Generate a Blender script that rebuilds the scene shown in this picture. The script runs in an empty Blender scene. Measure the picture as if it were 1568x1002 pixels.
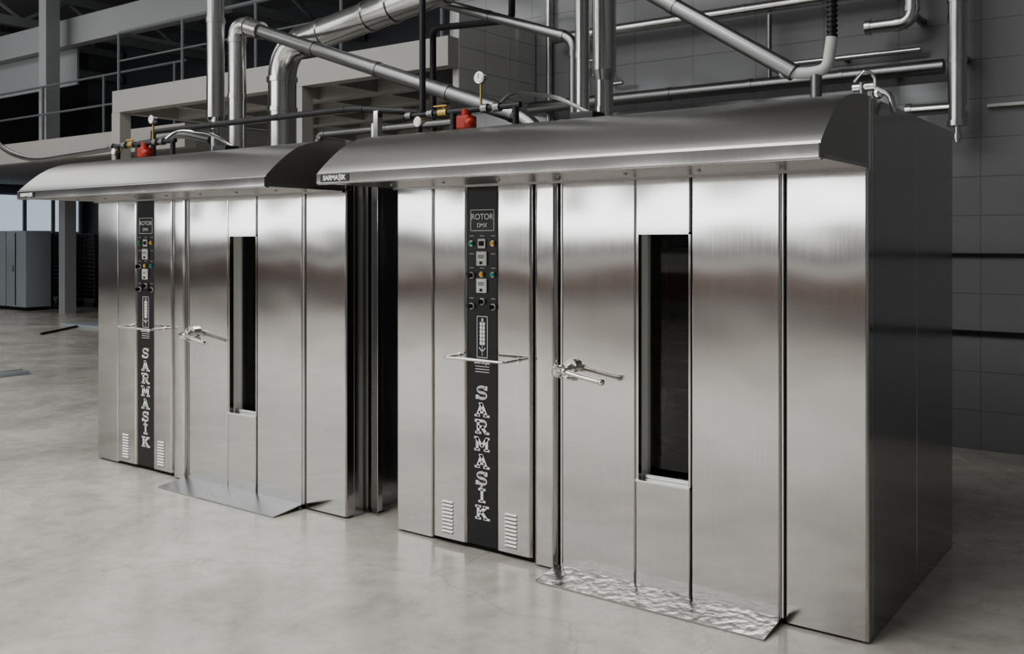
import bpy, bmesh, math, random
from mathutils import Vector, Matrix
random.seed(4)
D = bpy.data
scene = bpy.context.scene
COL = scene.collection

# ------------------------------------------------------------------ materials
def newmat(name):
    m = D.materials.new(name); m.use_nodes = True
    nt = m.node_tree
    return m, nt, nt.nodes['Principled BSDF']
def N(nt, t, **kw):
    n = nt.nodes.new(t)
    for k, v in kw.items(): setattr(n, k, v)
    return n
def plain(name, col, rough=0.5, metal=0.0, emit=0.0):
    m, nt, b = newmat(name)
    b.inputs['Base Color'].default_value = (*col, 1)
    b.inputs['Roughness'].default_value = rough
    b.inputs['Metallic'].default_value = metal
    tc = N(nt, 'ShaderNodeTexCoord'); no = N(nt, 'ShaderNodeTexNoise')
    no.inputs['Scale'].default_value = 14
    nt.links.new(tc.outputs['Object'], no.inputs['Vector'])
    mr = N(nt, 'ShaderNodeMapRange')
    mr.inputs['To Min'].default_value = max(0.02, rough-0.06); mr.inputs['To Max'].default_value = min(1, rough+0.06)
    nt.links.new(no.outputs['Fac'], mr.inputs['Value']); nt.links.new(mr.outputs['Result'], b.inputs['Roughness'])
    if emit:
        b.inputs['Emission Color'].default_value = (*col, 1); b.inputs['Emission Strength'].default_value = emit
    return m
def steel(name, col, r0, r1, aniso=0.0, wave=0.0, wscale=1.5, grain=(40, 40, 0.8), streak=0.93):
    m, nt, b = newmat(name)
    L = nt.links
    b.inputs['Metallic'].default_value = 1
    tc = N(nt, 'ShaderNodeTexCoord')
    mp = N(nt, 'ShaderNodeMapping'); mp.inputs['Scale'].default_value = grain
    L.new(tc.outputs['Object'], mp.inputs['Vector'])
    no = N(nt, 'ShaderNodeTexNoise'); no.inputs['Scale'].default_value = 3; no.inputs['Detail'].default_value = 3
    L.new(mp.outputs['Vector'], no.inputs['Vector'])
    big = N(nt, 'ShaderNodeTexNoise'); big.inputs['Scale'].default_value = wscale; big.inputs['Detail'].default_value = 1
    L.new(tc.outputs['Object'], big.inputs['Vector'])
    mr = N(nt, 'ShaderNodeMapRange'); mr.inputs['To Min'].default_value = r0; mr.inputs['To Max'].default_value = r1
    mr.inputs['From Min'].default_value = 0.3; mr.inputs['From Max'].default_value = 0.7
    add = N(nt, 'ShaderNodeMath', operation='ADD'); 
    h1 = N(nt, 'ShaderNodeMath', operation='MULTIPLY'); h1.inputs[1].default_value = 0.35
    h2 = N(nt, 'ShaderNodeMath', operation='MULTIPLY'); h2.inputs[1].default_value = 0.65
    L.new(no.outputs['Fac'], h1.inputs[0]); L.new(big.outputs['Fac'], h2.inputs[0])
    L.new(h1.outputs[0], add.inputs[0]); L.new(h2.outputs[0], add.inputs[1])
    L.new(add.outputs[0], mr.inputs['Value']); L.new(mr.outputs['Result'], b.inputs['Roughness'])
    cr = N(nt, 'ShaderNodeMix', data_type='RGBA')
    cr.inputs['A'].default_value = (*[c*streak for c in col], 1); cr.inputs['B'].default_value = (*col, 1)
    L.new(no.outputs['Fac'], cr.inputs['Factor']); L.new(cr.outputs['Result'], b.inputs['Base Color'])
    if wave:
        bp = N(nt, 'ShaderNodeBump'); bp.inputs['Strength'].default_value = 1; bp.inputs['Distance'].default_value = wave
        L.new(big.outputs['Fac'], bp.inputs['Height']); L.new(bp.outputs['Normal'], b.inputs['Normal'])
    if aniso:
        b.inputs['Anisotropic'].default_value = aniso
        ge = N(nt, 'ShaderNodeNewGeometry'); cx = N(nt, 'ShaderNodeVectorMath', operation='CROSS_PRODUCT')
        cx.inputs[0].default_value = (0.01, 0.02, 1)
        L.new(ge.outputs['Normal'], cx.inputs[1]); L.new(cx.outputs[0], b.inputs['Tangent'])
    return m
M = {}
M['steel'] = steel('brushed_stainless', (0.58, 0.57, 0.555), 0.11, 0.16, 0.85, 0.008, 1.8, streak=0.90)
M['hood'] = steel('hood_stainless', (0.50, 0.495, 0.48), 0.28, 0.34, 0.3, 0.003, 1.2)
M['side'] = steel('side_stainless', (0.48, 0.48, 0.485), 0.14, 0.20, 0.4, 0.005, 1.0)
M['polished'] = steel('polished_stainless', (0.80, 0.79, 0.77), 0.10, 0.18)
M['pipe'] = steel('pipe_stainless', (0.60, 0.60, 0.59), 0.18, 0.28)
M['pipe_dark'] = steel('dull_pipe_steel', (0.28, 0.28, 0.28), 0.28, 0.40)
M['ramp'] = steel('ramp_sheet', (0.46, 0.47, 0.48), 0.25, 0.34)
M['rampwrinkle'] = steel('ramp_sheet_tread', (0.50, 0.50, 0.49), 0.18, 0.28, 0, 0.0035, 26)
M['black'] = plain('black_panel', (0.012, 0.012, 0.013), 0.32)
M['gap'] = plain('shadow_gap_rubber', (0.01, 0.01, 0.01), 0.8)
M['white'] = plain('white_print', (0.85, 0.85, 0.83), 0.5)
M['lit_white'] = plain('painted_reflection', (0.9, 0.9, 0.88), 0.4)  # near-white steel, reflected light painted into the colour
M['red'] = plain('red_enamel', (0.35, 0.035, 0.02), 0.4)
M['brass'] = plain('brass', (0.45, 0.33, 0.12), 0.3, 1)
M['blackpipe'] = plain('black_painted_pipe', (0.02, 0.02, 0.022), 0.4)
M['green'] = plain('green_lamp', (0.02, 0.35, 0.12), 0.25)
M['yellow'] = plain('yellow_lamp', (0.8, 0.45, 0.05), 0.25)
M['teal'] = plain('teal_lamp', (0.02, 0.3, 0.25), 0.25)
M['plate'] = plain('dial_plate', (0.6, 0.6, 0.58), 0.4)
M['beige'] = plain('painted_beam_beige', (0.42, 0.405, 0.385), 0.55)
M['soffit'] = plain('soffit_paint', (0.34, 0.34, 0.34), 0.7)
M['greypaint'] = plain('grey_paint', (0.34, 0.35, 0.36), 0.55)
M['railing'] = plain('railing_paint', (0.13, 0.14, 0.15), 0.5)
M['roof'] = plain('roof_panels', (0.40, 0.405, 0.41), 0.8)
M['hallwall'] = plain('hall_wall', (0.15, 0.155, 0.17), 0.7)
M['cabinet'] = plain('cabinet_grey', (0.36, 0.39, 0.42), 0.45)
M['plastwall'] = plain('wall_render', (0.36, 0.355, 0.35), 0.8)
M['wall_mid'] = plain('wall_mid_paint', (0.20, 0.198, 0.195), 0.7)
M['dadored'] = plain('dado_red_brown', (0.25, 0.17, 0.15), 0.6)
M['dadolight'] = plain('dado_white_band', (0.90, 0.90, 0.88), 0.6)
M['darkwall'] = plain('dark_wall_paint', (0.28, 0.28, 0.285), 0.6)
M['lining'] = plain('chamber_lining', (0.12, 0.12, 0.12), 0.5, 0.4)
M['whitepvc'] = plain('white_pvc', (0.55, 0.55, 0.53), 0.4)
M['rackwire'] = plain('rack_dark_steel', (0.035, 0.035, 0.04), 0.5)
M['pane'] = plain('daylight_pane', (0.62, 0.74, 0.85), 0.3, 0, 0.5)

# glass of the oven doors
m, nt, b = newmat('tinted_glass')
nt.nodes.remove(b)
out = nt.nodes['Material Output']
tr = N(nt, 'ShaderNodeBsdfTransparent'); tr.inputs['Color'].default_value = (0.6, 0.6, 0.6, 1)
gl = N(nt, 'ShaderNodeBsdfGlossy'); gl.inputs['Roughness'].default_value = 0.03
gl.inputs['Color'].default_value = (0.9, 0.9, 0.9, 1)
fr = N(nt, 'ShaderNodeFresnel'); fr.inputs['IOR'].default_value = 1.5
mx = N(nt, 'ShaderNodeMixShader')
nt.links.new(fr.outputs[0], mx.inputs[0]); nt.links.new(tr.outputs[0], mx.inputs[1]); nt.links.new(gl.outputs[0], mx.inputs[2])
nt.links.new(mx.outputs[0], out.inputs['Surface'])
M['glass'] = m

# floor
m, nt, b = newmat('polished_concrete'); L = nt.links
tc = N(nt, 'ShaderNodeTexCoord')
n1 = N(nt, 'ShaderNodeTexNoise'); n1.inputs['Scale'].default_value = 1.1; n1.inputs['Detail'].default_value = 9; n1.inputs['Roughness'].default_value = 0.66; n1.inputs['Distortion'].default_value = 0.6
n2 = N(nt, 'ShaderNodeTexNoise'); n2.inputs['Scale'].default_value = 7; n2.inputs['Detail'].default_value = 8; n2.inputs['Roughness'].default_value = 0.65
L.new(tc.outputs['Object'], n1.inputs['Vector']); L.new(tc.outputs['Object'], n2.inputs['Vector'])
cr = N(nt, 'ShaderNodeValToRGB')
cr.color_ramp.elements[0].position = 0.30; cr.color_ramp.elements[0].color = (0.46, 0.44, 0.395, 1)
cr.color_ramp.elements[1].position = 0.66; cr.color_ramp.elements[1].color = (0.67, 0.64, 0.585, 1)
L.new(n1.outputs['Fac'], cr.inputs['Fac'])
mu = N(nt, 'ShaderNodeMix', data_type='RGBA', blend_type='MULTIPLY'); mu.inputs['Factor'].default_value = 0.45
cr2 = N(nt, 'ShaderNodeValToRGB'); cr2.color_ramp.elements[0].position = 0.36; cr2.color_ramp.elements[0].color = (0.68, 0.67, 0.64, 1); cr2.color_ramp.elements[1].position = 0.54
L.new(n2.outputs['Fac'], cr2.inputs['Fac']); L.new(cr.outputs['Color'], mu.inputs['A']); L.new(cr2.outputs['Color'], mu.inputs['B'])
# hairline scuffs and cracks
dn = N(nt, 'ShaderNodeTexNoise'); dn.inputs['Scale'].default_value = 2.2; dn.inputs['Detail'].default_value = 5
L.new(tc.outputs['Object'], dn.inputs['Vector'])
vm = N(nt, 'ShaderNodeMix', data_type='RGBA'); vm.inputs['Factor'].default_value = 0.35
L.new(tc.outputs['Object'], vm.inputs['A']); L.new(dn.outputs['Color'], vm.inputs['B'])
vo = N(nt, 'ShaderNodeTexVoronoi', feature='DISTANCE_TO_EDGE'); vo.inputs['Scale'].default_value = 0.75
L.new(vm.outputs['Result'], vo.inputs['Vector'])
cm = N(nt, 'ShaderNodeMapRange'); cm.inputs['From Max'].default_value = 0.004; cm.inputs['To Min'].default_value = 0.80; cm.inputs['To Max'].default_value = 1.0
L.new(vo.outputs['Distance'], cm.inputs['Value'])
mu2 = N(nt, 'ShaderNodeMix', data_type='RGBA', blend_type='MULTIPLY'); mu2.inputs['Factor'].default_value = 1
L.new(mu.outputs['Result'], mu2.inputs['A']); L.new(cm.outputs['Result'], mu2.inputs['B'])
L.new(mu2.outputs['Result'], b.inputs['Base Color'])
mr = N(nt, 'ShaderNodeMapRange'); mr.inputs['From Min'].default_value = 0.3; mr.inputs['From Max'].default_value = 0.7; mr.inputs['To Min'].default_value = 0.13; mr.inputs['To Max'].default_value = 0.34
L.new(n1.outputs['Fac'], mr.inputs['Value']); L.new(mr.outputs['Result'], b.inputs['Roughness'])
bp = N(nt, 'ShaderNodeBump'); bp.inputs['Distance'].default_value = 0.0015; bp.inputs['Strength'].default_value = 0.4
L.new(n2.outputs['Fac'], bp.inputs['Height']); L.new(bp.outputs['Normal'], b.inputs['Normal'])
M['floor'] = m

# glazed wall tiles
def tiles(name, c1, c2, mo, bw, rh):
    m, nt, b = newmat(name); L = nt.links
    tc = N(nt, 'ShaderNodeTexCoord'); sx = N(nt, 'ShaderNodeSeparateXYZ'); cb = N(nt, 'ShaderNodeCombineXYZ')
    L.new(tc.outputs['Object'], sx.inputs[0])
    ad = N(nt, 'ShaderNodeMath', operation='ADD'); L.new(sx.outputs['X'], ad.inputs[0]); L.new(sx.outputs['Y'], ad.inputs[1])
    L.new(ad.outputs[0], cb.inputs['X']); L.new(sx.outputs['Z'], cb.inputs['Y'])
    br = N(nt, 'ShaderNodeTexBrick'); br.offset = 0.0
    br.inputs['Scale'].default_value = 1; br.inputs['Brick Width'].default_value = bw; br.inputs['Row Height'].default_value = rh
    br.inputs['Mortar Size'].default_value = 0.003
    br.inputs['Color1'].default_value = (*c1, 1); br.inputs['Color2'].default_value = (*c2, 1)
    br.inputs['Mortar'].default_value = (*mo, 1)
    L.new(cb.outputs[0], br.inputs['Vector']); L.new(br.outputs['Color'], b.inputs['Base Color'])
    b.inputs['Roughness'].default_value = 0.12
    bp = N(nt, 'ShaderNodeBump'); bp.inputs['Distance'].default_value = 0.003; bp.invert = True
    L.new(br.outputs['Fac'], bp.inputs['Height']); L.new(bp.outputs['Normal'], b.inputs['Normal'])
    return m
M['tiles'] = tiles('glazed_tiles', (0.235, 0.237, 0.243), (0.243, 0.245, 0.251), (0.17, 0.17, 0.172), 0.6, 0.3)
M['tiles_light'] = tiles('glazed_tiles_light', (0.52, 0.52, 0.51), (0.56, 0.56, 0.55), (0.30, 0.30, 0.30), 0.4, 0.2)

# ------------------------------------------------------------------ mesh builder
class B:
    def __init__(s):
        s.bm = bmesh.new(); s.mats = []
    def mi(s, mat):
        if mat not in s.mats: s.mats.append(mat)
        return s.mats.index(mat)
    def merge(s, bm, mat):
        i = s.mi(mat)
        for f in bm.faces: f.material_index = i; f.smooth = True
        bmesh.ops.recalc_face_normals(bm, faces=bm.faces)
        for e in bm.edges:
            if len(e.link_faces) == 2 and e.calc_face_angle(0) > 0.62: e.smooth = False
        t = D.meshes.new('t'); bm.to_mesh(t); bm.free()
        s.bm.from_mesh(t); D.meshes.remove(t)
    def box(s, x0, x1, y0, y1, z0, z1, mat, bev=0.0, seg=3):
        bm = bmesh.new()
        bmesh.ops.create_cube(bm, size=1)
        for v in bm.verts:
            v.co = Vector((x0+(v.co.x+.5)*(x1-x0), y0+(v.co.y+.5)*(y1-y0), z0+(v.co.z+.5)*(z1-z0)))
        if bev: bmesh.ops.bevel(bm, geom=bm.edges[:], offset=bev, segments=seg, profile=0.5, affect='EDGES')
        s.merge(bm, mat); return s
    def vbox(s, x0, x1, y0, y1, z0, z1, mat, bev, seg=4):
        """box with only its vertical edges rounded"""
        bm = bmesh.new()
        bmesh.ops.create_cube(bm, size=1)
        for v in bm.verts:
            v.co = Vector((x0+(v.co.x+.5)*(x1-x0), y0+(v.co.y+.5)*(y1-y0), z0+(v.co.z+.5)*(z1-z0)))
        es = [e for e in bm.edges if abs(e.verts[0].co.z-e.verts[1].co.z) > 1e-4 and min(e.verts[0].co.y, e.verts[1].co.y) < y0+1e-5]
        bmesh.ops.bevel(bm, geom=es, offset=bev, segments=seg, profile=0.5, affect='EDGES')
        s.merge(bm, mat); return s
    def prism(s, prof, x0, x1, mat):
        bm = bmesh.new()
        a = [bm.verts.new((x0, y, z)) for y, z in prof]; c = [bm.verts.new((x1, y, z)) for y, z in prof]
        n = len(prof)
        bm.faces.new(a); bm.faces.new(c[::-1])
        for i in range(n): bm.faces.new((a[i], c[i], c[(i+1) % n], a[(i+1) % n]))
        s.merge(bm, mat); return s
    def cyl(s, p, q, r, mat, r2=None, seg=24):
        p = Vector(p); q = Vector(q); d = q-p
        bm = bmesh.new()
        bmesh.ops.create_cone(bm, cap_ends=True, segments=seg, radius1=r, radius2=r if r2 is None else r2, depth=d.length)
        rot = Vector((0, 0, 1)).rotation_difference(d.normalized()).to_matrix().to_4x4()
        bmesh.ops.transform(bm, matrix=Matrix.Translation((p+q)/2) @ rot, verts=bm.verts)
        s.merge(bm, mat); return s
    def ball(s, c, r, mat, sc=(1, 1, 1)):
        bm = bmesh.new()
        bmesh.ops.create_uvsphere(bm, u_segments=20, v_segments=12, radius=r)
        for v in bm.verts: v.co = Vector((v.co.x*sc[0]+c[0], v.co.y*sc[1]+c[1], v.co.z*sc[2]+c[2]))
        s.merge(bm, mat); return s
    def tube(s, pts, r, mat, fil=0.0, collars=False, seg=20, step=0.8):
        P = [Vector(p) for p in pts]
        path = [P[0]]; ends = []
        for i in range(1, len(P)-1):
            a, b_, c = P[i-1], P[i], P[i+1]
            l1 = (a-b_).length; l2 = (c-b_).length
            f = min(fil, l1*.48, l2*.48)
            if f < 1e-4: path.append(b_); continue
            s0 = b_+(a-b_).normalized()*f; s1 = b_+(c-b_).normalized()*f
            for k in range(9):
                t = k/8; path.append(s0*(1-t)**2+b_*2*t*(1-t)+s1*t*t)
            ends += [(s0, (b_-a).normalized()), (s1, (c-b_).normalized())]
        path.append(P[-1])
        bm = bmesh.new(); rings = []
        T = [(path[min(i+1, len(path)-1)]-path[max(i-1, 0)]).normalized() for i in range(len(path))]
        u = T[0].orthogonal().normalized()
        for i, p in enumerate(path):
            if i:
                u = (T[i-1].rotation_difference(T[i]) @ u).normalized()
            w = T[i].cross(u).normalized()
            rings.append([bm.verts.new(p+(u*math.cos(2*math.pi*k/seg)+w*math.sin(2*math.pi*k/seg))*r) for k in range(seg)])
        for i in range(len(rings)-1):
            for k in range(seg):
                bm.faces.new((rings[i][k], rings[i][(k+1) % seg], rings[i+1][(k+1) % seg], rings[i+1][k]))
        bm.faces.new(rings[0][::-1]); bm.faces.new(rings[-1])
        s.merge(bm, mat)
        if collars:
            for p, d in ends: s.cyl(p-d*.02, p+d*.02, r*1.10, mat, seg=seg)
            for i in range(len(P)-1):
                d = P[i+1]-P[i]; n = int(d.length/step)
                for k in range(1, n+1):
                    c = P[i]+d*(k/(n+1)); dd = d.normalized()
                    s.cyl(c-dd*.018, c+dd*.018, r*1.08, mat, seg=seg)
        return s
    def obj(s, name, parent=None, wn=True):
        me = D.meshes.new(name); s.bm.to_mesh(me); s.bm.free()
        for m_ in s.mats: me.materials.append(M[m_])
        o = D.objects.new(name, me); COL.objects.link(o)
        if parent: o.parent = parent
        if wn:
            w = o.modifiers.new('wn', 'WEIGHTED_NORMAL'); w.keep_sharp = True
        return o
def empty(name, loc=(0, 0, 0)):
    e = D.objects.new(name, None); e.location = loc; COL.objects.link(e); return e
def text(name, s, loc, size, mat, parent, bold=0.0, align='CENTER'):
    c = D.curves.new(name, 'FONT'); c.body = s; c.size = size; c.extrude = 0.0008; c.offset = bold
    c.align_x = align; c.align_y = 'CENTER'; c.materials.append(M[mat])
    o = D.objects.new(name, c); o.location = loc; o.rotation_euler = (math.pi/2, 0, 0); o.parent = parent
    COL.objects.link(o); return o

# ------------------------------------------------------------------ glyphs (slab serif, stacked)
def arc(cx, cy, rx, ry, a0, a1, n=10):
    return [(cx+rx*math.cos(math.radians(a0+(a1-a0)*i/n)), cy+ry*math.sin(math.radians(a0+(a1-a0)*i/n))) for i in range(n+1)]
SS = arc(.45, .71, .25, .21, 35, 270, 12)+arc(.45, .29, .27, .21, 90, -145, 12)
G = {
 'S': [SS, [(.72,.70),(.72,.98)], [(.15,.02),(.15,.30)]],
 'A': [[(.18,.06),(.44,.93)], [(.44,.93),(.74,.06)], [(.26,.32),(.64,.32)], [(.0,.06),(.32,.06)], [(.56,.06),(.94,.06)], [(.28,.94),(.5,.94)]],
 'R': [[(.22,.06),(.22,.94)], [(.02,.94),(.50,.94)]+arc(.50, .72, .21, .22, 90, -90, 8)+[(.22,.5)], [(.46,.5),(.72,.06)], [(.68,.06),(.92,.06)], [(.04,.06),(.40,.06)]],
 'M': [[(.16,.06),(.16,.93)], [(.16,.93),(.46,.32)], [(.46,.32),(.76,.93)], [(.76,.93),(.76,.06)], [(-.02,.06),(.32,.06)], [(.60,.06),(.94,.06)], [(-.02,.94),(.2,.94)], [(.72,.94),(.94,.94)]],
 'I': [[(.46,.06),(.46,.94)], [(.24,.06),(.68,.06)], [(.24,.94),(.68,.94)]],
 'K': [[(.22,.06),(.22,.94)], [(.28,.42),(.70,.90)], [(.42,.55),(.74,.08)], [(.04,.06),(.40,.06)], [(.04,.94),(.40,.94)], [(.54,.94),(.9,.94)], [(.58,.06),(.96,.06)]],
}
def glyph(bld, ch, x, z, w, h, y, th, mat='white'):
    for pl in G[ch]:
        curved = len(pl) > 4
        for (a, b_) in zip(pl[:-1], pl[1:]):
            p = Vector((x+a[0]*w, 0, z+a[1]*h)); q = Vector((x+b_[0]*w, 0, z+b_[1]*h))
            d = (q-p)
            if d.length < 1e-6: continue
            d.normalize()
            t = th*(0.66 if (not curved and abs(d.z) < 0.1) else (.85 if curved else 1.0))
            nn = Vector((-d.z, 0, d.x))*t/2
            e = .0012 if curved else .001
            p -= d*e; q += d*e
            bm = bmesh.new()
            vs = [bm.verts.new((c.x, yy, c.z)) for yy in (y, y-.002) for c in (p+nn, q+nn, q-nn, p-nn)]
            bm.faces.new(vs[:4]); bm.faces.new(vs[4:][::-1])
            for i in range(4): bm.faces.new((vs[i], vs[(i+1) % 4], vs[4+(i+1) % 4], vs[4+i]))
            bld.merge(bm, mat)

# ------------------------------------------------------------------ oven
def oven(loc, sx, ramp_mat, ramp_y):
    E = empty('rotary_rack_oven', loc); E.scale = (sx, 1, 1)
    W = 2.54; H = 2.18; DEP = 1.535
    b = B()   # carcass
    b.box(0, .03, .05, DEP, 0.0, H, 'side', .006)
    b.box(W-.03, W, .062, .775, 0.0, H, 'side', .006)
    b.box(W-.03, W, .779, DEP, 0.0, H, 'side', .006)
    b.box(.03, W-.03, DEP-.03, DEP, 0, H, 'side')
    b.box(.03, W-.03, .03, DEP-.03, H-.03, H, 'hood')
    b.box(.0, W, .0, .045, 1.895, H, 'steel', .004)
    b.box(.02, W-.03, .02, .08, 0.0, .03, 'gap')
    b.obj('carcass', E)
    b = B()   # front sheet panels
    b.vbox(0, .264, 0, .06, .012, 1.888, 'steel', .012)
    b.vbox(2.200, W, 0, .061, .012, 1.888, 'steel', .014)
    b.vbox(.274, .508, -.014, .06, .03, 1.888, 'steel', .02)
    b.vbox(.700, .922, -.014, .06, .03, 1.888, 'steel', .02)
    b.vbox(.934, 1.074, -.022, .06, .012, 1.888, 'steel', .03)
    b.obj('front_panels', E)
    b = B()   # dark seals behind the joints
    for x in (.269, .504, .704, .928, 1.079, 2.194):
        b.box(x-.012, x+.012, .012, .055, .012, 1.888, 'gap')
    b.obj('joint_seals', E)
    # control column
    b = B()
    b.box(.508, .700, -.004, .05, .03, 1.888, 'black', .002)
    b.obj('control_panel', E)
    b = B()
    y = -.004
    def frame(x0, x1, z0, z1, t=.003):
        b.box(x0, x1, y-.002, y, z0, z0+t, 'white'); b.box(x0, x1, y-.002, y, z1-t, z1, 'white')
        b.box(x0, x0+t, y-.002, y, z0, z1, 'white'); b.box(x1-t, x1, y-.002, y, z0, z1, 'white')
    frame(.528, .682, 1.655, 1.765)
    cx = .604
    for x, z, c in ((.535, 1.59, 'green'), (.675, 1.59, 'yellow'), (.604, 1.43, 'yellow'), (.675, 1.43, 'teal')):
        b.cyl((x, y, z), (x, y-.008, z), .015, 'polished'); b.cyl((x, y-.006, z), (x, y-.016, z), .011, c)
    b.box(cx-.025, cx+.025, y-.008, y, 1.565, 1.615, 'plate', .003); b.box(cx-.016, cx+.016, y-.010, y-.006, 1.578, 1.602, 'gap')
    for z in (1.475, 1.335):
        b.box(cx-.034, cx+.034, y-.010, y, z, z+.075, 'plate', .004)
        b.box(cx-.025, cx+.025, y-.012, y-.008, z+.03, z+.066, 'white'); b.box(cx-.02, cx+.02, y-.013, y-.01, z+.036, z+.058, 'soffit')
        b.cyl((cx, y-.008, z+.015), (cx, y-.016, z+.015), .007, 'gap')
    for x, z in ((.535, 1.425), (.535, 1.265), (.604, 1.29), (.675, 1.265)):
        b.cyl((x, y, z), (x, y-.006, z), .017, 'plate', seg=20)
        b.cyl((x, y-.005, z), (x, y-.028, z), .012, 'black', seg=20)
        b.box(x-.003, x+.003, y-.034, y-.02, z-.012, z+.012, 'black')
    for x in (.535, .604, .675):
        for z in (1.628, 1.535, 1.462, 1.305): b.box(x-.014, x+.014, y-.0015, y, z, z+.003, 'plate')
    # wheat-ear emblem
    frame(.570, .640, 1.00, 1.215)
    for k in range(6):
        zz = 1.075+k*.02
        for sgn in (-1, 1):
            b.ball((.605+sgn*.010, y-.001, zz), .010, 'white', (.75, .2, 1.0))
    b.ball((.605, y-.001, 1.195), .008, 'white', (.7, .2, 1.3))
    b.box(.604, .606, y-.002, y, 1.01, 1.18, 'white')
    for sgn in (-1, 1): b.cyl((.605+sgn*.004, y-.001, 1.035), (.605+sgn*.02, y-.001, 1.052), .003, 'white', seg=8)
    for k in range(3): b.box(.56, .65, y-.002, y, .925+k*.014, .929+k*.014, 'plate')
    b.obj('control_switches', E)
    text('label_top', 'ROTOR', (.605, -.0065, 1.727), .042, 'white', E, .0002)
    text('label_sub', 'DMX', (.605, -.0065, 1.683), .030, 'white', E, .0002)
    text('label_small', 'SARMA\u015eIK', (.605, -.0065, .975), .022, 'white', E, .0004)
    b = B()
    for i, ch in enumerate('SARMASIK'):
        z = .785-i*.0885
        glyph(b, ch, .556, z, .102, .070, -.004, .0175)
        if i == 5: b.box(.598, .607, -.006, -.004, z-.013, z, 'white'); b.box(.590, .604, -.006, -.004, z-.016, z-.009, 'white')
    b.obj('vertical_lettering', E, wn=False)
    # louvres, reflected floor light painted near-white
    b = B()
    for x0 in (.345, .76):
        for k in range(9):
            z = .062+k*.0195
            b.prism([(-.014, z), (-.022, z+.002), (-.014, z+.012)], x0, x0+.072, 'lit_white')
            b.box(x0, x0+.072, -.0145, -.013, z-.005, z, 'gap')
    b.obj('vent_louvres', E, wn=False)
    # bar handle over the control column
    b = B()
    b.tube([(.455, -.012, 1.005), (.455, -.13, 1.005), (.835, -.13, 1.005), (.835, -.012, 1.005)], .008, 'polished', .02, seg=12)
    for x in (.455, .835): b.cyl((x, -.012, 1.005), (x, -.02, 1.005), .016, 'polished')
    b.obj('bar_handle', E)
    # door
    b = B()
    b.vbox(1.084, 1.504, -.012, .05, .03, 1.886, 'steel', .012)
    b.vbox(1.779, 2.188, -.012, .05, .03, 1.886, 'steel', .012)
    b.vbox(1.506, 1.777, -.016, .05, 1.642, 1.886, 'steel', .006)
    b.vbox(1.506, 1.777, -.016, .05, .03, .500, 'steel', .006)
    b.box(1.506, 1.516, -.010, .115, .500, 1.642, 'lit_white'); b.box(1.516, 1.530, .080, .100, .510, 1.632, 'pipe'); b.box(1.767, 1.777, -.010, .115, .500, 1.642, 'steel')  # left reveal painted near-white to stand in for its reflection
    b.box(1.5055, 1.517, -.0105, .02, .500, 1.642, 'steel')
    b.box(1.506, 1.777, -.022, .115, .500, .510, 'polished', .002); b.box(1.506, 1.777, -.010, .115, 1.632, 1.642, 'steel')
    b.box(1.516, 1.767, .03, .04, .510, .528, 'pipe', .003)
    b.box(1.098, 1.104, -.016, -.011, .04, 1.88, 'pipe'); 
    b.vbox(2.189, 2.199, -.010, .02, .03, 1.886, 'polished', .004)
    b.obj('door', E)
    b = B(); b.box(1.514, 1.769, .100, .106, .508, 1.634, 'glass'); b.obj('door_glass', E, wn=False)
    # chamber with rack
    b = B()
    b.box(1.10, 1.11, .12, 1.2, .03, 1.85, 'lining'); b.box(2.17, 2.18, .12, 1.2, .03, 1.85, 'lining')
    b.box(1.10, 2.18, 1.19, 1.2, .03, 1.85, 'lining'); b.box(1.10, 2.18, .12, 1.2, 1.84, 1.85, 'lining'); b.box(1.10, 2.18, .12, 1.2, .0, .03, 'lining')
    b.obj('baking_chamber', E, wn=False)
    b = B()
    for x in (1.22, 1.64):
        for yy in (.30, .85): b.cyl((x, yy, .03), (x, yy, 1.62), .012, 'pipe', seg=10)
    for k in range(19):
        z = .2+k*.075
        for x in (1.22, 1.64): b.box(x-.016, x+.012, .30, .85, z, z+.008, 'pipe')
        if k % 3 == 0: b.box(1.23, 1.63, .30, .85, z+.008, z+.016, 'pipe_dark')
    b.tube([(1.22, .30, 1.62), (1.64, .30, 1.62)], .012, 'pipe', seg=10); b.tube([(1.22, .85, 1.62), (1.64, .85, 1.62)], .012, 'pipe', seg=10)
    b.obj('baking_rack', E, wn=False)
    l = D.lights.new('chamber_fill', 'POINT'); l.energy = 1.6; l.shadow_soft_size = .03; l.color = (1, .95, .88)  # unseen fill lamp added to make the rack visible
    lo = D.objects.new('chamber_fill', l); lo.location = (2.05, .22, 1.70); lo.parent = E; COL.objects.link(lo)
    # latch
    b = B()
    zc = .975
    b.cyl((1.105, -.03, zc), (1.105, .0, zc), .03, 'polished'); b.ball((1.105, -.055, zc), .032, 'polished')
    b.cyl((1.165, -.012, zc+.03), (1.165, -.04, zc+.03), .034, 'polished', seg=28)
    b.cyl((1.165, -.03, zc+.03), (1.165, -.085, zc+.01), .016, 'polished')
    b.tube([(1.09, -.07, zc+.01), (1.165, -.09, zc+.01), (1.25, -.10, zc-.005), (1.37, -.10, zc-.022)], .0125, 'polished', .03, seg=14)
    b.ball((1.372, -.10, zc-.022), .017, 'polished'); b.ball((1.165, -.088, zc+.01), .022, 'polished')
    b.tube([(1.12, -.05, zc-.01), (1.17, -.06, zc-.03), (1.20, -.03, zc-.03)], .009, 'polished', .02, seg=10)
    b.obj('door_latch', E)
    # hood
    prof = [(-.582, 1.893), (-.582, 1.940), (-.574, 1.953), (-.54, 1.985), (-.49, 2.028), (-.43, 2.074), (-.37, 2.110), (-.30, 2.138), (-.22, 2.158), (-.12, 2.172), (0, 2.180), (0, 1.893)]
    b = B(); b.prism(prof, 0.0, W, 'hood'); b.obj('hood', E)
    b = B()
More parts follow.
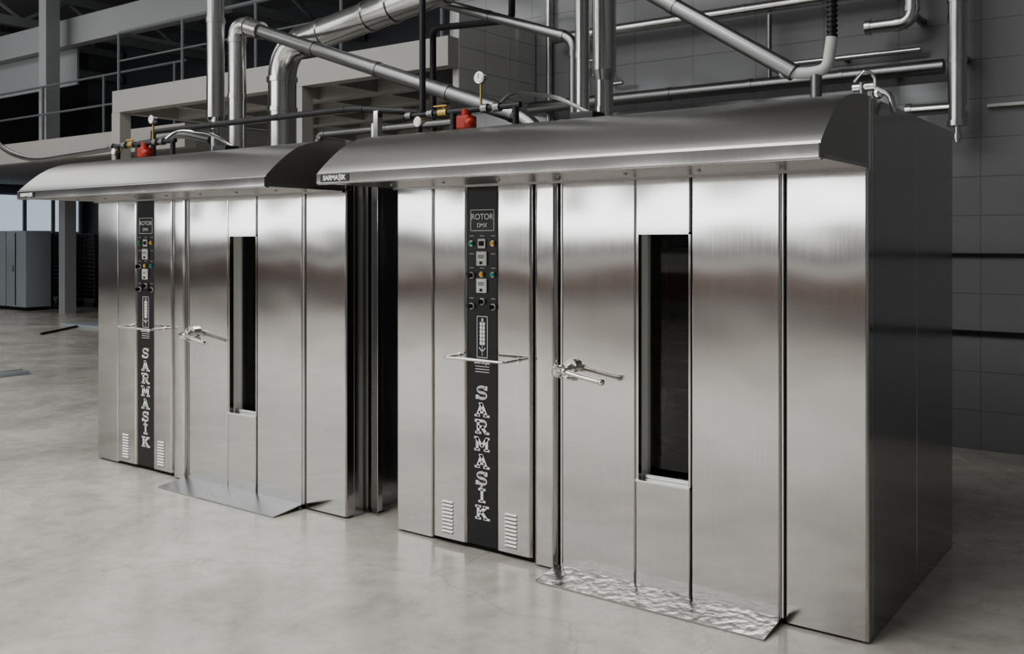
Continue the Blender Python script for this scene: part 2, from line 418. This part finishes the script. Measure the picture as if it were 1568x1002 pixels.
    b.box(0, W, -.590, -.580, 1.890, 1.944, 'steel', .004)
    b.box(0, W, -.58, -.555, 1.886, 1.892, 'steel')
    b.box(0, W, -.03, -.0, 1.882, 1.893, 'side')
    b.box(W-.001, W+.004, -.55, 0, 1.890, 1.905, 'pipe'); b.box(W-.001, W+.005, -.006, .02, 1.885, 2.18, 'polished', .002)
    for k in range(7): b.cyl((.25+k*.34, -.30, 1.893), (.25+k*.34, -.30, 1.885), .010, 'pipe', seg=12)
    b.obj('hood_trim', E)
    b = B(); b.box(.035, .235, -.5925, -.589, 1.897, 1.934, 'black'); b.obj('name_plate', E, wn=False)
    text('name_plate_text', 'SARMA\u015eIK', (.135, -.5935, 1.9155), .034, 'white', E, .0012)
    # ramp
    b = B()
    y0 = ramp_y
    b.prism([(.0, .034), (0, .028), (y0, .002), (y0, .008)], 1.075, 2.19, ramp_mat)
    b.box(1.085, 2.18, -.03, .0, .0, .026, 'side'); 
    b.obj('entry_ramp', E, wn=False)
    # gas train on the roof
    b = B()
    yy = .13
    b.tube([(-.06, yy, 2.31), (.75, yy, 2.31)], .016, 'blackpipe', seg=14)
    b.tube([(.30, yy, 2.31), (.30, yy, 2.18)], .018, 'blackpipe', seg=14)
    b.tube([(.72, yy, 2.31), (.72, yy, 2.18)], .018, 'blackpipe', seg=14)
    b.tube([(.05, yy, 2.31), (.05, yy, 2.18)], .018, 'blackpipe', seg=14)
    b.box(.345, .435, yy-.04, yy+.04, 2.205, 2.28, 'red', .012); b.cyl((.39, yy, 2.26), (.39, yy, 2.315), .028, 'red'); b.ball((.43, yy-.02, 2.235), .033, 'red')
    b.cyl((.20, yy, 2.31), (.26, yy, 2.31), .022, 'brass'); b.box(.16, .25, yy-.006, yy+.006, 2.345, 2.352, 'yellow'); b.cyl((.23, yy, 2.31), (.23, yy, 2.35), .007, 'brass', seg=10)
    for x in (-.02, .14, .52, .60): b.cyl((x-.02, yy, 2.31), (x+.02, yy, 2.31), .024, 'pipe_dark')
    b.tube([(.49, yy, 2.31), (.49, yy, 2.44)], .007, 'brass', seg=10)
    b.cyl((.49, yy-.018, 2.475), (.49, yy+.012, 2.475), .032, 'pipe'); b.cyl((.49, yy-.022, 2.475), (.49, yy-.016, 2.475), .026, 'white')
    b.box(.489, .491, yy-.024, yy-.021, 2.47, 2.495, 'gap')
    b.cyl((.09, yy-.06, 2.265), (.09, yy-.04, 2.265), .028, 'pipe'); b.cyl((.09, yy-.064, 2.265), (.09, yy-.058, 2.265), .022, 'white')
    b.tube([(.09, yy-.04, 2.265), (.09, yy, 2.265), (.09, yy, 2.31)], .007, 'brass', .01, seg=8)
    b.tube([(.60, yy, 2.31), (.62, yy+.1, 2.40), (.80, yy+.25, 2.38), (1.05, yy+.3, 2.25), (1.15, yy+.3, 2.18)], .012, 'pipe', .08, seg=10)
    b.box(.95, 1.10, .28, .40, 2.18, 2.27, 'blackpipe', .01)
    b.cyl((1.24, .45, 2.18), (1.24, .45, 2.25), .05, 'pipe'); b.cyl((.80, .5, 2.18), (.80, .5, 2.26), .06, 'pipe')
    b.obj('gas_train', E)
    return E
oven((-3.62, 3.865, 0), 1.0, 'rampwrinkle', -.205)
oven((-6.60, 3.845, 0), 1.025, 'ramp', -.23)

# post filling the gap between ovens
b = B()
b.box(-3.955, -3.915, 4.02, 4.06, 0, 2.37, 'steel', .004); b.box(-3.985, -3.955, 4.035, 4.06, 0, 2.30, 'pipe', .003)
b.box(-3.98, -3.90, 4.0, 4.08, 0, .012, 'pipe')
b.obj('steel_post')
b = B(); b.box(-3.90, -3.66, 4.60, 4.63, 0, 2.1, 'side', .004); b.box(-3.80, -3.77, 4.585, 4.60, 0, 2.1, 'pipe', .003); b.obj('filler_panel')

# ------------------------------------------------------------------ flues and pipes
def pipe(name, *segs):
    b = B()
    for pts, r, mat, fil, col in segs: b.tube(pts, r, mat, fil, col)
    return b.obj(name)
# left oven
b = B(); b.tube([(-5.82, 4.3, 2.18), (-5.82, 4.3, 2.46)], .036, 'pipe'); b.cyl((-5.82, 4.3, 2.44), (-5.82, 4.3, 2.50), .036, 'pipe', .064)
b.tube([(-5.82, 4.3, 2.50), (-5.82, 4.3, 7.45)], .064, 'pipe', 0, True); b.cyl((-5.82, 4.3, 2.18), (-5.82, 4.3, 2.22), .06, 'pipe_dark'); b.obj('flue_pipe')
b = B(); b.tube([(-6.35, 4.9, 2.18), (-6.35, 4.9, 3.37), (-6.05, 4.9, 3.27)], .072, 'pipe', .14, True)
b.tube([(-6.10, 4.9, 3.285), (-3.46, 4.9, 2.375), (-3.30, 4.9, 2.18)], .052, 'pipe_dark', .12, True); b.obj('condensate_pipe')
b = B(); b.tube([(-6.095, 5.15, 2.18), (-6.095, 5.15, 3.17), (-4.618, 5.15, 3.37), (-3.9, 5.15, 3.47), (-3.9, 5.15, 7.45)], .114, 'pipe', .25, True, step=.6)
b.obj('exhaust_duct')
# right oven flues
b = B(); b.tube([(-2.872, 4.6, 2.18), (-2.872, 4.6, 7.45)], .041, 'pipe', 0, True, step=.5); b.cyl((-2.872, 4.6, 2.18), (-2.872, 4.6, 2.22), .07, 'pipe_dark'); b.obj('flue_pipe')
b = B(); b.tube([(-2.845, 4.8, 2.18), (-2.845, 4.8, 2.56)], .053, 'pipe', 0, True, step=.2); b.cyl((-2.845, 4.8, 2.54), (-2.845, 4.8, 2.60), .053, 'pipe', .07)
b.tube([(-2.845, 4.8, 2.60), (-2.845, 4.8, 7.45)], .07, 'pipe', 0, True); b.obj('flue_pipe')
pipe('overhead_pipe', ([(-5.6, 5.38, 3.73), (-3.421, 5.38, 2.96), (-3.42, 5.38, 2.18)], .036, 'pipe_dark', .1, True))
b = B()
b.tube([(-3.3, 4.2, 3.53), (-1.50, 4.2, 2.36)], .039, 'pipe_dark', .06, True)
b.tube([(-1.56, 4.2, 2.37), (-1.44, 4.2, 2.35), (-1.35, 4.2, 2.36), (-1.33, 4.2, 2.50)], .026, 'whitepvc', .07)
b.tube([(-1.33, 4.2, 2.45), (-1.33, 4.2, 7.45)], .018, 'blackpipe')
for k in range(22): b.cyl((-1.33, 4.2, 2.50+k*.022), (-1.33, 4.2, 2.51+k*.022), .024, 'blackpipe', seg=14)
b.tube([(-1.40, 4.2, 2.34), (-1.40, 4.2, 2.18)], .025, 'pipe_dark'); b.obj('water_supply_pipe')
# small tap cluster on the right corner
b = B()
b.tube([(-1.17, 4.10, 2.18), (-1.17, 4.10, 2.27)], .018, 'pipe_dark'); b.cyl((-1.21, 4.10, 2.25), (-1.12, 4.10, 2.25), .017, 'pipe')
b.tube([(-1.19, 4.05, 2.27), (-1.14, 4.02, 2.31), (-1.11, 4.06, 2.29), (-1.12, 4.10, 2.24)], .007, 'polished', .03, seg=10)
b.ball((-1.11, 4.11, 2.22), .024, 'polished'); b.tube([(-1.13, 4.1, 2.25), (-1.06, 4.1, 2.21), (-1.04, 4.1, 2.13)], .012, 'pipe', .02)
b.obj('drain_tap')
# black gas lines
pipe('gas_pipe', ([(-3.545, 3.995, 2.33), (-3.545, 3.995, 7.45)], .018, 'blackpipe', 0, True))
pipe('gas_pipe', ([(-4.86, 5.6, 2.3), (-4.86, 5.6, 3.26), (-4.1, 5.6, 3.22), (-4.1, 5.6, 7.45)], .025, 'blackpipe', .06, False))
pipe('gas_pipe', ([(-6.35, 4.14, 2.42), (-4.25, 4.14, 2.42), (-3.75, 4.14, 2.36), (-3.60, 4.08, 2.33)], .02, 'blackpipe', .08, True), ([(-6.35, 4.14, 2.42), (-6.35, 4.14, 2.18)], .02, 'blackpipe', 0, False))
pipe('service_pipe', ([(-5.5, 5.0, 2.18), (-5.5, 5.0, 2.42), (-4.1, 5.0, 2.42), (-4.1, 5.0, 2.18)], .025, 'pipe_dark', .06, True))
# back wall pipes
pipe('back_wall_pipe', ([(-5.48, 7.8, 2.94), (-1.62, 7.8, 2.94)], .058, 'pipe_dark', 0, True), ([(-3.0, 7.8, 2.94), (-3.0, 7.8, 3.53)], .02, 'pipe_dark', 0, False),
     ([(-5.0, 7.8, 2.94), (-5.0, 7.99, 2.94)], .03, 'pipe_dark', 0, False), ([(-2.0, 7.8, 2.94), (-2.0, 7.99, 2.94)], .03, 'pipe_dark', 0, False))
pipe('back_wall_pipe', ([(-5.2, 7.8, 3.6), (-1.9, 7.8, 3.6)], .05, 'pipe', 0, True), ([(-5.0, 7.8, 3.6), (-5.0, 7.99, 3.6)], .03, 'pipe_dark', 0, False), ([(-2.0, 7.8, 3.6), (-2.0, 7.99, 3.6)], .03, 'pipe_dark', 0, False))
pipe('back_wall_pipe', ([(-2.9, 7.85, 3.10), (-1.8, 7.85, 3.10)], .024, 'pipe', 0, True), ([(-2.4, 7.85, 3.10), (-2.4, 7.99, 3.10)], .02, 'pipe_dark', 0, False))
pipe('riser_pipe', ([(-5.35, 7.94, 2.5), (-5.35, 7.94, 7.45)], .03, 'pipe', 0, True))
YS = 7.66
b = B(); b.tube([(-1.50, YS, 2.50), (-1.50, YS, 7.45)], .066, 'pipe', 0, True, step=.45); b.cyl((-1.50, YS, 2.46), (-1.50, YS, 2.50), .078, 'pipe')
b.tube([(-1.50, YS, 2.46), (-1.50, YS, 2.34)], .022, 'pipe'); b.cyl((-1.50, YS, 2.36), (-1.50, YS, 2.40), .032, 'pipe')
b.tube([(-1.50, YS, 2.60), (-1.84, YS, 2.60)], .045, 'pipe', 0, False); b.cyl((-1.86, YS, 2.60), (-1.82, YS, 2.60), .055, 'pipe')
b.tube([(-1.50, YS, 3.0), (-1.50, 7.99, 3.0)], .03, 'pipe_dark'); b.obj('drain_stack')
b = B(); b.tube([(-2.14, YS, 3.28), (-1.82, YS, 3.28), (-1.82, YS, 7.45)], .055, 'pipe', .10, True); b.cyl((-2.16, YS, 3.28), (-2.12, YS, 3.28), .065, 'pipe')
b.tube([(-1.82, YS, 3.34), (-1.82, 7.99, 3.34)], .03, 'pipe_dark'); b.obj('vent_stack')
b = B()
b.tube([(-4.95, 7.85, 3.02), (-4.95, 7.85, 3.35), (-4.7, 7.85, 3.35), (-4.7, 7.85, 3.10), (-4.45, 7.85, 3.10)], .02, 'pipe', .06)
b.tube([(-4.95, 7.85, 3.2), (-4.95, 7.99, 3.2)], .02, 'pipe'); b.cyl((-4.7, 7.82, 3.2), (-4.7, 7.76, 3.2), .03, 'whitepvc'); b.obj('valve_loop')

# ------------------------------------------------------------------ building shell
def sbox(name, *a, bev=0.0):
    b = B(); b.box(*a, bev); return b.obj(name, None, False)
sbox('floor', -28.2, 3.2, -10.2, 16.2, -.12, 0, 'floor')
sbox('ceiling', -28.2, 3.2, -10.2, 16.2, 7.5, 7.65, 'roof')
sbox('wall_back', -6.7, 3.2, 8.0, 8.2, 0, 7.5, 'tiles')
sbox('wall_return', -6.7, -6.5, 8.2, 16.2, 0, 7.5, 'plastwall')
sbox('wall_hall_back', -28.2, -6.7, 16.0, 16.2, 0, 7.5, 'hallwall')
sbox('wall_left', -28.2, -28.0, -10.2, 16.0, 0, 7.5, 'hallwall')
sbox('wall_right', 3.0, 3.2, -10.2, 8.0, 0, 7.5, 'darkwall')
b = B(); b.box(-28.0, 3.0, -10.2, -10.0, 2.0, 7.5, 'plastwall'); b.box(-28.0, 3.0, -10.2, -10.0, 1.35, 2.0, 'wall_mid'); b.box(-28.0, 3.0, -10.2, -10.0, .95, 1.35, 'dadolight'); b.box(-28.0, 3.0, -10.2, -10.0, .35, .95, 'dadored'); b.box(-28.0, 3.0, -10.2, -10.0, 0, .35, 'plastwall')
b.obj('wall_front', None, False)
b = B(); b.box(-6.68, 3.0, 7.97, 8.0, .885, .915, 'gap'); b.box(-6.68, 3.0, 7.97, 8.0, 1.49, 1.51, 'gap'); b.obj('trim_1', None, False)
b = B(); b.box(-1.35, 3.0, 7.95, 8.0, 2.62, 2.645, 'whitepvc', .004); b.obj('trim_2', None, False)

# roof trusses
b = B()
for x in (-26, -21, -16, -11, -6, -1):
    b.box(x-.1, x+.1, -9.8, 15.9, 6.3, 6.5, 'greypaint'); b.box(x-.1, x+.1, -9.8, 15.9, 7.0, 7.2, 'greypaint')
    for k in range(12):
        y = -9.5+k*2
        b.tube([(x, y, 6.45), (x, y+1, 7.05), (x, y+2, 6.45)], .05, 'greypaint', seg=8)
    for y in (-9.5, 3, 9, 15): b.box(x-.05, x+.05, y-.05, y+.05, 7.15, 7.5, 'greypaint')
b.obj('roof_truss', None, False)

# mezzanine behind the ovens
E = empty('mezzanine')
b = B()
b.box(-11.0, -5.55, 6.6, 6.75, 3.20, 3.47, 'beige'); b.box(-11.0, -10.85, 6.75, 12.5, 3.2, 3.47, 'beige')
b.box(-10.85, -6.72, 6.75, 12.5, 3.38, 3.46, 'soffit'); b.box(-6.72, -5.55, 6.75, 7.98, 3.38, 3.46, 'soffit')
for y in (7.5, 8.3, 9.1, 9.9, 10.7, 11.5, 12.3): b.box(-10.85, -6.72, y-.06, y+.06, 3.2, 3.38, 'beige')
for x in (-10, -9.1, -8.2, -7.3): b.box(x-.05, x+.05, 6.75, 12.5, 3.22, 3.38, 'beige')
b.box(-6.3, -6.2, 6.75, 7.98, 3.2, 3.38, 'soffit')
b.obj('deck', E, False)
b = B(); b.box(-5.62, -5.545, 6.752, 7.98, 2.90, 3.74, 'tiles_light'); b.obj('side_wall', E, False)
b = B()
for x, y in ((-10.93, 6.68), (-7.6, 6.68), (-10.93, 12.3), (-7.6, 12.3)):
    b.box(x-.09, x+.09, y-.075, y+.075, 0, 3.2, 'beige'); b.box(x-.14, x+.14, y-.12, y+.12, 0, .02, 'greypaint')
b.obj('columns', E, False)
b = B()
for k in range(5):
    x = -10.95+k*1.32; b.cyl((x, 6.66, 3.47), (x, 6.66, 4.2), .02, 'railing', seg=10)
b.tube([(-10.95, 6.66, 3.85), (-5.65, 6.66, 3.85)], .012, 'railing', seg=8)
b.tube([(-10.95, 12.4, 4.2), (-10.95, 6.66, 4.2), (-5.65, 6.66, 4.2)], .024, 'railing', .05, seg=10)
for k in range(4):
    y = 8.1+k*1.4; b.cyl((-10.95, y, 3.47), (-10.95, y, 4.2), .02, 'railing', seg=10)
b.obj('guard_rail', E, False)

# far gallery on the left
E = empty('gallery')
b = B()
b.box(-27.9, -12.6, 8.75, 8.95, 3.05, 3.42, 'beige'); b.box(-27.9, -12.6, 8.95, 15.95, 3.25, 3.42, 'soffit')
for x in (-26, -20.5, -15): b.box(x-.13, x+.13, 11.1, 11.36, 0, 3.25, 'greypaint')
for x in (-17.3, -25): b.box(x-.13, x+.13, 9.0, 9.26, 3.42, 6.2, 'greypaint')
b.box(-27.9, -12.7, 9.5, 9.7, 5.3, 5.8, 'greypaint')
b.box(-27.9, -17.4, 9.72, 9.76, 4.6, 5.3, 'greypaint')
b.obj('frame', E, False)
b = B()
for k in range(8):
    x = -27+k*2.0; b.cyl((x, 8.85, 3.42), (x, 8.85, 4.4), .025, 'railing', seg=8)
for z in (3.9, 4.4): b.tube([(-27.5, 8.85, z), (-12.7, 8.85, z)], .02, 'railing', seg=8)
b.obj('guard_rail', E, False)

# hall furniture
b = B()
for i in range(2):
    x = -23.75+i*.95
    b.box(x, x+.9, 11.0, 11.6, .08, 1.85, 'cabinet', .01); b.box(x+.44, x+.46, 10.985, 11.0, .12, 1.8, 'gap'); b.box(x+.36, x+.38, 10.97, 11.0, .9, 1.05, 'pipe')
    b.box(x+.03, x+.87, 11.05, 11.55, 0, .08, 'gap')
b.obj('storage_cabinet', None, False)
for i, (x, y) in enumerate(((-24.5, 12.6), (-23.4, 12.6), (-22.5, 12.6), (-21.6, 12.7))):
    b = B()
    for dx in (0, .75):
        for dy in (0, .6): b.cyl((x+dx, y+dy, .1), (x+dx, y+dy, 1.78), .025, 'rackwire', seg=8); b.cyl((x+dx-.015, y+dy, .06), (x+dx+.015, y+dy, .06), .06, 'gap')
    for k in range(16): b.box(x, x+.75, y, y+.6, .2+k*.1, .235+k*.1, 'rackwire')
    b.tube([(x, y, 1.78), (x+.75, y, 1.78)], .02, 'railing', seg=8)
    b.obj('tray_rack', None, False)
b = B(); b.tube([(-16.1, 8.35, .02), (-16.6, 9.0, .02), (-17.6, 10.2, .02)], .02, 'blackpipe', .3, seg=8); b.obj('floor_hose')
b = B(); b.box(-17.6, -15.8, 9.5, 10.2, 0, .05, 'cabinet', .005); b.obj('metal_sheet', None, False)
b = B(); b.box(-13.2, -11.45, 5.3, 5.8, 0, .05, 'cabinet', .006); b.box(-13.1, -11.5, 5.36, 5.74, .05, .07, 'beige', .004); b.obj('sheet_stack', None, False)
b = B(); b.tube([(-10.3, 4.6, 3.2), (-10.1, 4.6, 2.85), (-9.6, 4.6, 2.5), (-8.9, 4.55, 2.36), (-7.5, 4.45, 2.38), (-6.3, 4.35, 2.42), (-5.88, 4.3, 2.34)], .026, 'pipe_dark', .3, seg=12)
b.tube([(-10.3, 4.6, 3.18), (-10.3, 4.6, 7.45)], .026, 'pipe_dark'); b.obj('flexible_hose')

# ------------------------------------------------------------------ windows and added overhead fill lamps
def area(name, loc, rot, sx, sy, L_, col=(1, 1, 1)):
    l = D.lights.new(name, 'AREA'); l.shape = 'RECTANGLE'; l.size = sx; l.size_y = sy
    l.energy = L_*math.pi*sx*sy; l.color = col
    o = D.objects.new(name, l); o.location = loc; o.rotation_euler = rot; COL.objects.link(o); return o
def winband(name, x0, x1, z0, z1, n, L_):
    E = empty(name)
    b = B()
    for i in range(n+1):
        x = x0+(x1-x0)*i/n; b.box(x-.14, x+.14, -10, -9.86, z0-.08, z1+.08, 'greypaint')
    b.box(x0, x1, -10, -9.86, z0-.1, z0, 'greypaint'); b.box(x0, x1, -10, -9.86, z1, z1+.1, 'greypaint')
    b.obj('frame', E, False)
    o = area('area_lamp', ((x0+x1)/2, -9.95, (z0+z1)/2), (math.pi/2, 0, 0), x1-x0, z1-z0, L_, (0.97, 0.985, 1)); o.parent = E
winband('window_1', -27, -3.5, 2.0, 2.6, 9, 4.2)
winband('window_2', -26, -5.5, 4.9, 6.1, 7, 4.5)
for i, (x, y, sx, sy, Ls) in enumerate(((-6.0, -2.5, 8, 4, 5.2), (-17, -4.0, 10, 4, 3.0), (-18, 5, 9, 3, 2.0), (-4.5, 2.0, 8, 2, 3.0))):  # framed fill lamps added under the ceiling to brighten floor, hood and pipes
    E = empty('overhead_fill')
    b = B(); 
    for a in (-1, 1):
        b.box(x-sx/2-.1, x+sx/2+.1, y+a*(sy/2+.05)-.05, y+a*(sy/2+.05)+.05, 7.36, 7.46, 'greypaint')
        b.box(x+a*(sx/2+.05)-.05, x+a*(sx/2+.05)+.05, y-sy/2, y+sy/2, 7.36, 7.46, 'greypaint')
    b.obj('fill_surround', E, False)
    o = area('area_lamp', (x, y, 7.42), (0, 0, 0), sx, sy, Ls, (1, 1, 1)); o.parent = E
# far hall windows
E = empty('window_3'); b = B()
b.box(-27.99, -27.96, 7.2, 15.7, 1.9, 2.95, 'pane')
for i in range(11): b.box(-28, -27.9, 7.2+i*.85-.05, 7.2+i*.85+.05, 1.85, 3.0, 'greypaint')
b.obj('frame', E, False)

w = D.worlds.new('world'); scene.world = w; w.use_nodes = True
w.node_tree.nodes['Background'].inputs[0].default_value = (.8, .88, 1, 1); w.node_tree.nodes['Background'].inputs[1].default_value = 0.5
try:
    scene.view_settings.look = 'AgX - Medium High Contrast'
    scene.view_settings.exposure = 0.35
except Exception as e:
    print(e)

# ------------------------------------------------------------------ camera
c = D.cameras.new('camera'); c.sensor_width = 36; c.lens = 33.38; c.shift_y = -0.0835; c.clip_end = 200
o = D.objects.new('camera', c); o.location = (0, 0, 1.6); o.rotation_euler = (math.pi/2, 0, math.radians(36.2)); COL.objects.link(o)
scene.camera = o
